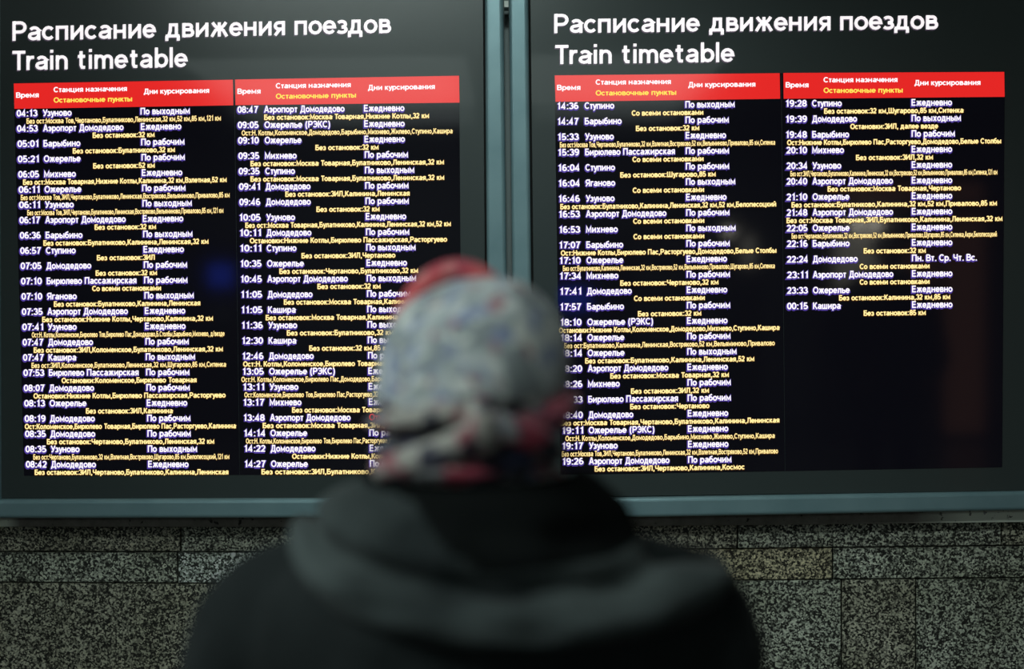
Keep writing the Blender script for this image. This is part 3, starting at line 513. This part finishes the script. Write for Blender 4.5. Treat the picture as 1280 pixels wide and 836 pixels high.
header(s3, 2, [(693.4, 94.2), (974.6, 91.4), (975.2, 123.4), (694.4, 127.2)])
header(s4, 3, [(979.2, 91.2), (1255.4, 89.8), (1255.8, 121.0), (979.6, 123.4)])
column(s3, 2); column(s4, 3)
#PERSON
# ------------------------------------------------------------------ person looking at the boards (seen from behind)
PX, PY = -.045, -2.16
def cub(cp, closed=True, n=48):
    """periodic smooth interpolation of (angle, value) control points"""
    cp = sorted(cp); m = len(cp)
    def f(a):
        a = a % 360
        for i in range(m):
            a0, v0 = cp[i]; a1, v1 = cp[(i + 1) % m]
            if i == m - 1: a1 += 360
            aa = a if a >= a0 else a + 360
            if a0 <= aa <= a1:
                t = (aa - a0) / (a1 - a0); vp = cp[i - 1][1]; vn = cp[(i + 2) % m][1]
                return .5 * ((2 * v0) + (-vp + v1) * t + (2 * vp - 5 * v0 + 4 * v1 - vn) * t * t + (-vp + 3 * v0 - 3 * v1 + vn) * t ** 3)
        return cp[0][1]
    return f
def loft(name, rings, m, parent, n=64, cap0=False, cap1=False, disp=None, smooth=True):
    """rings: list of functions angle(deg) -> Vector"""
    vs, fs = [], []
    for r in rings:
        for i in range(n): vs.append(r(i * 360. / n))
    for j in range(len(rings) - 1):
        for i in range(n):
            a = j * n + i; b2 = j * n + (i + 1) % n
            fs.append((a, b2, b2 + n, a + n))
    if cap0: fs.append(tuple(range(n))[::-1])
    if cap1: fs.append(tuple(range((len(rings) - 1) * n, len(rings) * n)))
    if disp: vs = [disp(v) for v in vs]
    return link(name, mesh(name, vs, fs, smooth), [m] if m else [], parent)
def resample(rings, k):
    """insert k catmull-rom rings between the given ones"""
    out = []
    for j in range(len(rings) - 1):
        r0, r1, r2, r3 = rings[max(0, j - 1)], rings[j], rings[j + 1], rings[min(len(rings) - 1, j + 2)]
        for q in range(k):
            t = q / k
            def f(a, r0=r0, r1=r1, r2=r2, r3=r3, t=t):
                p0, p1, p2, p3 = r0(a), r1(a), r2(a), r3(a)
                return .5 * ((2 * p1) + (p2 - p0) * t + (2 * p0 - 5 * p1 + 4 * p2 - p3) * t * t + (3 * p1 - p0 - 3 * p2 + p3) * t ** 3)
            out.append(f)
    out.append(rings[-1]); return out
def ell(cx, cy, rx, ry, z, e=2.0):
    def f(a):
        c, s_ = math.cos(math.radians(a)), math.sin(math.radians(a))
        return Vector((cx + rx * math.copysign(abs(c) ** (2 / e), c), cy + ry * math.copysign(abs(s_) ** (2 / e), s_), z))
    return f
def tube(name, pts, rad, m, parent, n=14, flat=1.0, disp=None):
    """tube through points; flat scales the section along its second axis"""
    P = [Vector(p) for p in pts]; Q = []; Rr = []
    for i in range(len(P) - 1):
        p0, p1, p2, p3 = P[max(0, i - 1)], P[i], P[i + 1], P[min(len(P) - 1, i + 2)]
        for q in range(6):
            t = q / 6; Q.append(.5 * ((2 * p1) + (p2 - p0) * t + (2 * p0 - 5 * p1 + 4 * p2 - p3) * t * t + (3 * p1 - p0 - 3 * p2 + p3) * t ** 3))
            Rr.append(rad[i] + (rad[i + 1] - rad[i]) * t)
    Q.append(P[-1]); Rr.append(rad[-1])
    vs, fs = [], []; up = Vector((0, -1, .15)).normalized()
    for i, q in enumerate(Q):
        d = (Q[min(i + 1, len(Q) - 1)] - Q[max(0, i - 1)]).normalized()
        s_ = d.cross(up).normalized(); u = s_.cross(d).normalized()
        for k in range(n):
            a = 2 * PI * k / n; vs.append(q + s_ * math.cos(a) * Rr[i] + u * math.sin(a) * Rr[i] * flat)
    for i in range(len(Q) - 1):
        for k in range(n):
            a = i * n + k; b2 = i * n + (k + 1) % n; fs.append((a, b2, b2 + n, a + n))
    fs.append(tuple(range(n))[::-1]); fs.append(tuple(range((len(Q) - 1) * n, len(Q) * n)))
    if disp: vs = [disp(v) for v in vs]
    if name is None: return vs, fs
    return link(name, mesh(name, vs, fs, True), [m], parent)
def merged(name, parts, m, parent, voxel=.008, smooth=6, wrinkle=0.0, scale=.08):
    vs, fs = [], []
    for v, f in parts:
        n = len(vs); vs += v; fs += [tuple(i + n for i in q) for q in f]
    o = link(name, mesh(name, vs, fs, True), [m], parent)
    rm = o.modifiers.new('remesh', 'REMESH'); rm.mode = 'VOXEL'; rm.voxel_size = voxel; rm.use_smooth_shade = True
    sm = o.modifiers.new('smooth', 'SMOOTH'); sm.iterations = smooth; sm.factor = .6
    if wrinkle:
        t = bpy.data.textures.new('cloth_folds', 'CLOUDS'); t.noise_scale = scale; t.noise_depth = 2
        d = o.modifiers.new('folds', 'DISPLACE'); d.texture = t; d.strength = wrinkle; d.mid_level = .5; d.texture_coords = 'LOCAL'
    return o
def loftdata(rings, n=48):
    vs, fs = [], []
    for r in rings:
        for i in range(n): vs.append(r(i * 360. / n))
    for j in range(len(rings) - 1):
        for i in range(n):
            a = j * n + i; b2 = j * n + (i + 1) % n; fs.append((a, b2, b2 + n, a + n))
    fs.append(tuple(range(n))[::-1]); fs.append(tuple(range((len(rings) - 1) * n, len(rings) * n)))
    return vs, fs

M_coat = mat('charcoal_wool_coat', (.036, .044, .043), .9, spec=.15)
nt, b = nodes(M_coat); n1 = tex(nt, 'Noise', 9, detail=3)
nt.links.new(ramp(nt, [(.3, (.008, .011, .0115)), (.7, (.016, .020, .021))], n1.outputs[0]).outputs[0], b.inputs['Base Color'])
n2 = tex(nt, 'Noise', 400, detail=2); bump(nt, b, n2.outputs[0], .3)
b.inputs['Sheen Weight'].default_value = .05
M_hood = mat('charcoal_hood_cloth', (.05, .06, .058), .9, spec=.15)
nt, b = nodes(M_hood); n1 = tex(nt, 'Noise', 9, detail=3)
nt.links.new(ramp(nt, [(.3, (.016, .021, .022)), (.7, (.066, .080, .080))], n1.outputs[0]).outputs[0], b.inputs['Base Color'])
b.inputs['Sheen Weight'].default_value = .06
M_collar = mat('black_hood_rim', (.006, .007, .007), .95, spec=.05)
M_skin = mat('skin', (.55, .36, .27), .55)
M_trouser = mat('black_trousers', (.012, .012, .014), .9)
M_boot = mat('black_leather_boot', (.015, .013, .012), .4)
M_sole = mat('rubber_sole', (.03, .028, .025), .8)
M_eye = mat('eye', (.6, .6, .58), .2)
# scarf print: pale grey green ground with blue and rose flecks
def scarf(name, ground, flecks, dens, fscale=30):
    m = mat(name, ground, .9, spec=.2); nt, b = nodes(m)
    c = ground
    for i, (fc, sc_, th) in enumerate(flecks):
        n = tex(nt, 'Noise', sc_, detail=1.5)
        tc = nt.nodes.new('ShaderNodeTexCoord'); mp = nt.nodes.new('ShaderNodeMapping'); mp.inputs['Location'].default_value = (i * 5.3, i * 2.1, i * 7.7)
        nt.links.new(tc.outputs['Object'], mp.inputs[0]); nt.links.new(mp.outputs[0], n.inputs['Vector'])
        r = ramp(nt, [(th, (0, 0, 0)), (th + .06, (1, 1, 1))], n.outputs[0])
        c = mixc(nt, c, fc, r.outputs[0])
    nt.links.new(c, b.inputs['Base Color']); b.inputs['Sheen Weight'].default_value = .2
    return m
M_scarf = scarf('pale_flecked_headscarf', (.43, .46, .47), [((.25, .28, .29), 30, .49), ((.24, .28, .42), 40, .55), ((.62, .64, .61), 40, .56), ((.38, .22, .24), 33, .64), ((.15, .19, .34), 24, .66)], 1)
M_border = scarf('rose_scarf_border', (.58, .10, .11), [((.42, .06, .09), 24, .5), ((.62, .22, .22), 34, .60)], 1)
M_rose = scarf('rose_patterned_border', (.42, .10, .14), [((.30, .04, .08), 30, .5), ((.10, .08, .14), 34, .58), ((.5, .38, .40), 38, .62)], 1)
M_nape = scarf('patterned_scarf_border', (.22, .22, .23), [((.30, .045, .075), 26, .50), ((.02, .02, .035), 22, .50), ((.08, .10, .20), 34, .60), ((.42, .40, .36), 38, .66)], 1)
M_pale = scarf('pale_scarf_tail', (.40, .38, .35), [((.36, .10, .13), 34, .54), ((.06, .06, .09), 28, .56)], 1)

pr = empty('person', (PX, PY, 0))
tag(pr, 'person seen from behind in pale flecked headscarf and dark hooded coat', 'person')
# body: one surface grown on a skeleton, head shaped and joined in the same mesh
def body_mesh():
    J_ = [((0, 0, .88), .13), ((0, .005, 1.02), .12), ((0, .01, 1.18), .125), ((0, 0, 1.27), .075), ((0, .01, 1.33), .052), ((0, .02, 1.40), .055)]
    V = [j[0] for j in J_]; RD = [j[1] for j in J_]; E_ = [(i, i + 1) for i in range(len(V) - 1)]
    def chain(start, pts):
        p = start
        for c, r in pts: V.append(c); RD.append(r); E_.append((p, len(V) - 1)); p = len(V) - 1
        return p
    for s_ in (-1, 1):
        chain(0, [((s_ * .09, 0, .80), .085), ((s_ * .095, .01, .47), .055), ((s_ * .10, -.005, .12), .036), ((s_ * .10, -.015, .06), .036), ((s_ * .105, .09, .035), .030)])
        h = chain(3, [((s_ * .15, 0, 1.255), .05), ((s_ * .20, -.01, 1.0), .038), ((s_ * .19, .10, .86), .026), ((s_ * .175, .135, .83), .022), ((s_ * .165, .16, .80), .022)])
        for q in range(4):
            a = Vector((s_ * .163 + (q - 1.5) * .018 * .8, .165, .795))
            d = [.032, .036, .034, .027][q]
            chain(h, [(tuple(a + Vector((0, .012, -.02))), .0085), (tuple(a + Vector((0, .02, -.02 - d))), .0078), (tuple(a + Vector((0, .010, -.03 - d - .018))), .007)])
        chain(h - 1, [((s_ * .150, .155, .81), .010), ((s_ * .138, .175, .785), .009), ((s_ * .136, .182, .762), .008)])
    me = bpy.data.meshes.new('body'); me.from_pydata(V, E_, []); o = bpy.data.objects.new('body', me); COL.objects.link(o)
    o.modifiers.new('skin', 'SKIN'); sv = me.skin_vertices[0].data if me.skin_vertices else None
    if sv is None:
        bm = bmesh.new(); bm.from_mesh(me); bm.verts.layers.skin.verify(); bm.to_mesh(me); bm.free(); sv = me.skin_vertices[0].data
    for i, r in enumerate(RD): sv[i].radius = (r, r); sv[i].use_root = (i == 0)
    ss = o.modifiers.new('sub', 'SUBSURF'); ss.levels = 1; ss.render_levels = 1
    dg = bpy.context.evaluated_depsgraph_get(); ev = o.evaluated_get(dg); mm = ev.to_mesh()
    vs = [v.co.copy() for v in mm.vertices]; fs = [tuple(p.vertices) for p in mm.polygons]
    ev.to_mesh_clear(); bpy.data.objects.remove(o)
    # head
    hv, hf = [], []; N, Mh = 32, 24
    for j in range(Mh + 1):
        ph = PI * j / Mh
        for i in range(N):
            th = 2 * PI * i / N
            x, y, z = math.sin(ph) * math.cos(th), math.sin(ph) * math.sin(th), math.cos(ph)
            wx = .076 * (1 - .18 * max(0, -z)); p = Vector((x * wx, y * .095, z * .112))
            if y > 0 and z < 0: p.y *= 1 - .10 * -z
            f = max(0, y)
            p.y += .022 * math.exp(-((x / .16) ** 2 + ((z + .12) / .16) ** 2)) * f      # nose
            p.y += .008 * math.exp(-((x / .35) ** 2 + ((z + .48) / .10) ** 2)) * f      # lips
            p.y += .010 * math.exp(-((x / .3) ** 2 + ((z + .85) / .16) ** 2)) * f       # chin
            for s_ in (-1, 1): p.y -= .012 * math.exp(-(((x - s_ * .38) / .2) ** 2 + ((z - .08) / .13) ** 2)) * f
            for s_ in (-1, 1): p.x += s_ * .014 * math.exp(-(((x - s_) / .25) ** 2 + ((y + .02) / .15) ** 2 + ((z + .05) / .22) ** 2))
            hv.append(p * .94 + Vector((.003, .03, 1.464)))
    for j in range(Mh):
        for i in range(N):
            a = j * N + i; b2 = j * N + (i + 1) % N; hf.append((a, a + N, b2 + N, b2))
    return merged('body', [(vs, fs), (hv, hf)], M_skin, pr, .005, 2)
body = body_mesh()
for s_ in (-1, 1):
    ev_, ef = loftdata([ell(s_ * .029 + .003, .112, .011 * math.sin(PI * k / 8) + 1e-4, .011 * math.sin(PI * k / 8) + 1e-4, 1.484 + .011 * math.cos(PI * k / 8)) for k in range(9)], 16)
    link('eye', mesh('eye', ev_, ef, True), [M_eye], pr)
# trousers and boots
def leg_(s_): return loftdata([ell(s_ * .10, 0, r, r * 1.05, z) for z, r in ((.90, .105), (.75, .095), (.48, .075), (.25, .065), (.12, .068), (.09, .06))], 24)
merged('trousers', [leg_(-1), leg_(1)], M_trouser, pr, .008, 3, .008, .06)
for s_ in (-1, 1):
    bt = merged('boot', [loftdata([ell(s_ * .10, -.01, .055, .060, .26), ell(s_ * .10, -.01, .05, .056, .15), ell(s_ * .10, 0, .048, .072, .09), ell(s_ * .102, .035, .048, .115, .055, 2.4), ell(s_ * .102, .04, .048, .125, .03, 2.4)], 24)], M_boot, pr, .005, 2)
    sv_, sf_ = loftdata([ell(s_ * .102, .04, .052, .13, z, 2.4) for z in (.034, .0)], 28)
    link('sole', mesh('sole', sv_, sf_), [M_sole], bt)
# coat
ringsC = [ell(0, .01, .27, .21, .62, 2.3), ell(0, .01, .255, .195, .80, 2.3), ell(0, .01, .245, .185, 1.0, 2.3), ell(0, .0, .245, .18, 1.12, 2.3), ell(-.005, -.01, .24, .17, 1.20, 2.3), ell(-.005, -.01, .215, .15, 1.262, 2.2), ell(-.005, -.005, .15, .12, 1.31), ell(0, 0, .09, .09, 1.36)]
sleeves = []
for s_ in (-1, 1):
    sleeves.append(tube(None, [(s_ * .15, -.01, 1.262), (s_ * .222, -.015, 1.205), (s_ * .245, -.03, 1.10), (s_ * .275, -.04, .99), (s_ * .265, .06, .89), (s_ * .225, .15, .82)], [.05, .075, .072, .066, .06, .05], None, None, 18))
coat = merged('coat', [loftdata(resample(ringsC, 4), 56)] + sleeves, M_coat, pr, .009, 8, .016, .07)
# hood lying on the back and shoulders: collar rim, upper slope, ridge, crease, lower roll, hem, tuck
def hr(cp):
    fx = cub([(a, r) for a, r, z in cp]); fz = cub([(a, z) for a, r, z in cp])
    return lambda a: Vector((fx(a) * math.cos(math.radians(a)), fx(a) * math.sin(math.radians(a)) * .95, fz(a)))
#        right (0), front (90), left (180), back-left 225, back (270), back-right 315
H = [hr([(0, .085, 1.32), (90, .09, 1.29), (180, .085, 1.32), (225, .08, 1.33), (270, .085, 1.33), (315, .085, 1.33)]),
     hr([(0, .112, 1.362), (90, .11, 1.29), (180, .104, 1.366), (225, .104, 1.368), (270, .106, 1.366), (315, .112, 1.368)]),
     hr([(0, .130, 1.358), (90, .13, 1.27), (180, .120, 1.358), (225, .122, 1.360), (270, .126, 1.356), (315, .134, 1.358)]),
     hr([(0, .158, 1.330), (90, .15, 1.23), (180, .144, 1.342), (225, .150, 1.344), (270, .150, 1.324), (315, .160, 1.328)]),
     hr([(0, .178, 1.300), (90, .16, 1.21), (180, .162, 1.330), (225, .176, 1.324), (270, .176, 1.296), (315, .182, 1.296)]),
     hr([(0, .188, 1.276), (90, .16, 1.20), (180, .164, 1.318), (225, .172, 1.296), (270, .170, 1.276), (315, .190, 1.270)]),
     hr([(0, .225, 1.276), (90, .165, 1.19), (180, .180, 1.322), (225, .197, 1.290), (270, .202, 1.266), (315, .228, 1.268)]),
     hr([(0, .262, 1.262), (90, .165, 1.18), (180, .187, 1.310), (225, .202, 1.266), (270, .212, 1.246), (315, .252, 1.252)]),
     hr([(0, .258, 1.236), (90, .16, 1.17), (180, .176, 1.292), (225, .182, 1.246), (270, .196, 1.228), (315, .240, 1.232)]),
     hr([(0, .20, 1.225), (90, .13, 1.18), (180, .14, 1.26), (225, .14, 1.24), (270, .15, 1.226), (315, .18, 1.226)])]
def hfold(v):
    a = math.atan2(v.y, v.x); rr = math.hypot(v.x, v.y)
    w_ = max(0, min(1, (rr - .11) / .05))
    q = noise.noise(Vector((v.x * 14, v.y * 14, v.z * 22)) ) * .020 + noise.noise(Vector((a * 1.5, v.z * 40, 3))) * .008
    d = Vector((math.cos(a), math.sin(a), .5)).normalized()
    return v + d * q * w_
hood = loft('hood', resample(H, 5), M_hood, coat, 120, disp=hfold)
hood.data.materials.append(M_collar)
for p in hood.data.polygons:
    ring = p.index // 120
    ang = (p.index % 120) * 3.; ang = ang if ang > 90 else ang + 360
    u = max(0, min(1, (ang - 235) / 45.)) * max(0, min(1, (400 - ang) / 45.)); u = u * u * (3 - 2 * u)
    if ring < 10 + 10 * u: p.material_index = 1  # black on the rim, reaching lower across the back
# headscarf
def sring(cx, cy, rx, ry, z, tilt=0.0):
    def f(a):
        c, s_ = math.cos(math.radians(a)), math.sin(math.radians(a))
        return Vector((cx + rx * c, cy + ry * s_, z + tilt * s_))
    return f
SR = [sring(.016, .034, .003, .003, 1.572), sring(.015, .034, .042, .050, 1.566, .002), sring(.008, .030, .078, .085, 1.542, .003), sring(.005, .020, .096, .105, 1.508, .004),
      sring(.003, .012, .1035, .118, 1.468), sring(-.001, .008, .1045, .114, 1.438), sring(-.003, .010, .102, .104, 1.414), sring(-.003, .012, .098, .098, 1.395), sring(-.006, .012, .100, .098, 1.375), sring(-.006, .012, .108, .10, 1.345)]
def sfold(v):
    a = math.degrees(math.atan2(v.y, v.x - .005)) % 360; z = v.z
    d = Vector((v.x - .005, v.y - .01, 0)); 
    if d.length > 1e-4: d.normalize()
    low = max(0, min(1, (1.455 - z) / .035))
    q = noise.noise(Vector((v.x * 16, v.y * 16, z * 16))) * .0045
    # diagonal gathers running from the right side of the nape down to the left
    u = z - 1.40 - .10 * (v.x)                     # fold coordinate
    q += low * .0085 * math.sin(u * 230 + 2.0 + 3 * noise.noise(Vector((v.x * 8, v.y * 8, z * 8))))
    if v.y > .085 and z < 1.53: q -= .012 * min(1, (v.y - .085) / .02)   # opens over the face
    return v + d * q
headscarf = loft('headscarf', resample(SR, 7), M_scarf, pr, 96, disp=sfold)
headscarf.data.materials.append(M_nape)
for p in headscarf.data.polygons:
    c = p.center
    edge = 1.448 + .012 * math.sin(c.x * 45 + 1) + .01 * noise.noise(Vector((c.x * 20, c.y * 20, 1)))
    if c.z < edge: p.material_index = 1
# rolled rose border over the forehead
arc = []
for k in range(13):
    t = -20 + 220 * k / 12
    c, s_ = math.cos(math.radians(t)), math.sin(math.radians(t))
    arc.append((-.014 + .064 * c, .070 - .025 * (1 - max(0, s_)), 1.480 + (.096 if s_ > 0 else .06) * s_))
tube('forehead_border', arc, [.016] * 13, M_border, headscarf, 14, 1.5)
# band tied round the nape, knot and hanging tail
nb = []
for k in range(13):
    t = 268 + 100 * k / 12
    c, s_ = math.cos(math.radians(t)), math.sin(math.radians(t))
    nb.append((.004 + .100 * c, .010 + .112 * s_, 1.440 - .012 * -s_ + .006 * math.sin(t * .06)))
tube('nape_band', nb, [.010, .014, .017, .013, .010, .012, .014, .016, .018, .018, .016, .013, .010], M_rose, headscarf, 14, .55, lambda v: v + Vector((0, -1, 0)) * noise.noise(v * 35) * .006)
tube('knot', [(.006, -.098, 1.452), (.012, -.118, 1.437), (.018, -.116, 1.418), (.020, -.098, 1.402)], [.008, .013, .014, .010], M_pale, headscarf, 14, .8)
tube('scarf_tail', [(.016, -.112, 1.435), (-.004, -.124, 1.416), (-.032, -.118, 1.402), (-.066, -.100, 1.390), (-.094, -.070, 1.378)], [.010, .013, .014, .013, .010], M_pale, headscarf, 12, .5)
tube('scarf_tail', [(.026, -.112, 1.432), (.050, -.112, 1.420), (.074, -.098, 1.408), (.090, -.070, 1.392)], [.011, .014, .014, .010], M_nape, headscarf, 12, .5)
tube('scarf_tail', [(.006, -.112, 1.430), (-.016, -.116, 1.442), (-.050, -.104, 1.436), (-.082, -.075, 1.430)], [.010, .011, .010, .007], M_pale, headscarf, 12, .5)

# bystander further back in the hall, seen only as a reflection
def copy_tree(o, parent=None, skip=()):
    c = o.copy(); COL.objects.link(c); c.parent = parent
    for ch in list(o.children):
        if ch.name.split('.')[0] not in skip: copy_tree(ch, c, skip)
    return c
by = copy_tree(pr, None, ('headscarf',))
by.location = (2.30, -5.25, 0); by.scale = (1.13, 1.13, 1.13)
by['label'] = 'person in a dark coat and knitted cap standing back in the hall'
cap_ = loft('knitted_cap', resample([sring(.003, .02, .002, .002, 1.578), sring(.003, .02, .06, .07, 1.562), sring(.003, .018, .084, .098, 1.52), sring(.003, .012, .086, .098, 1.485)], 4), M_coat, by, 48)
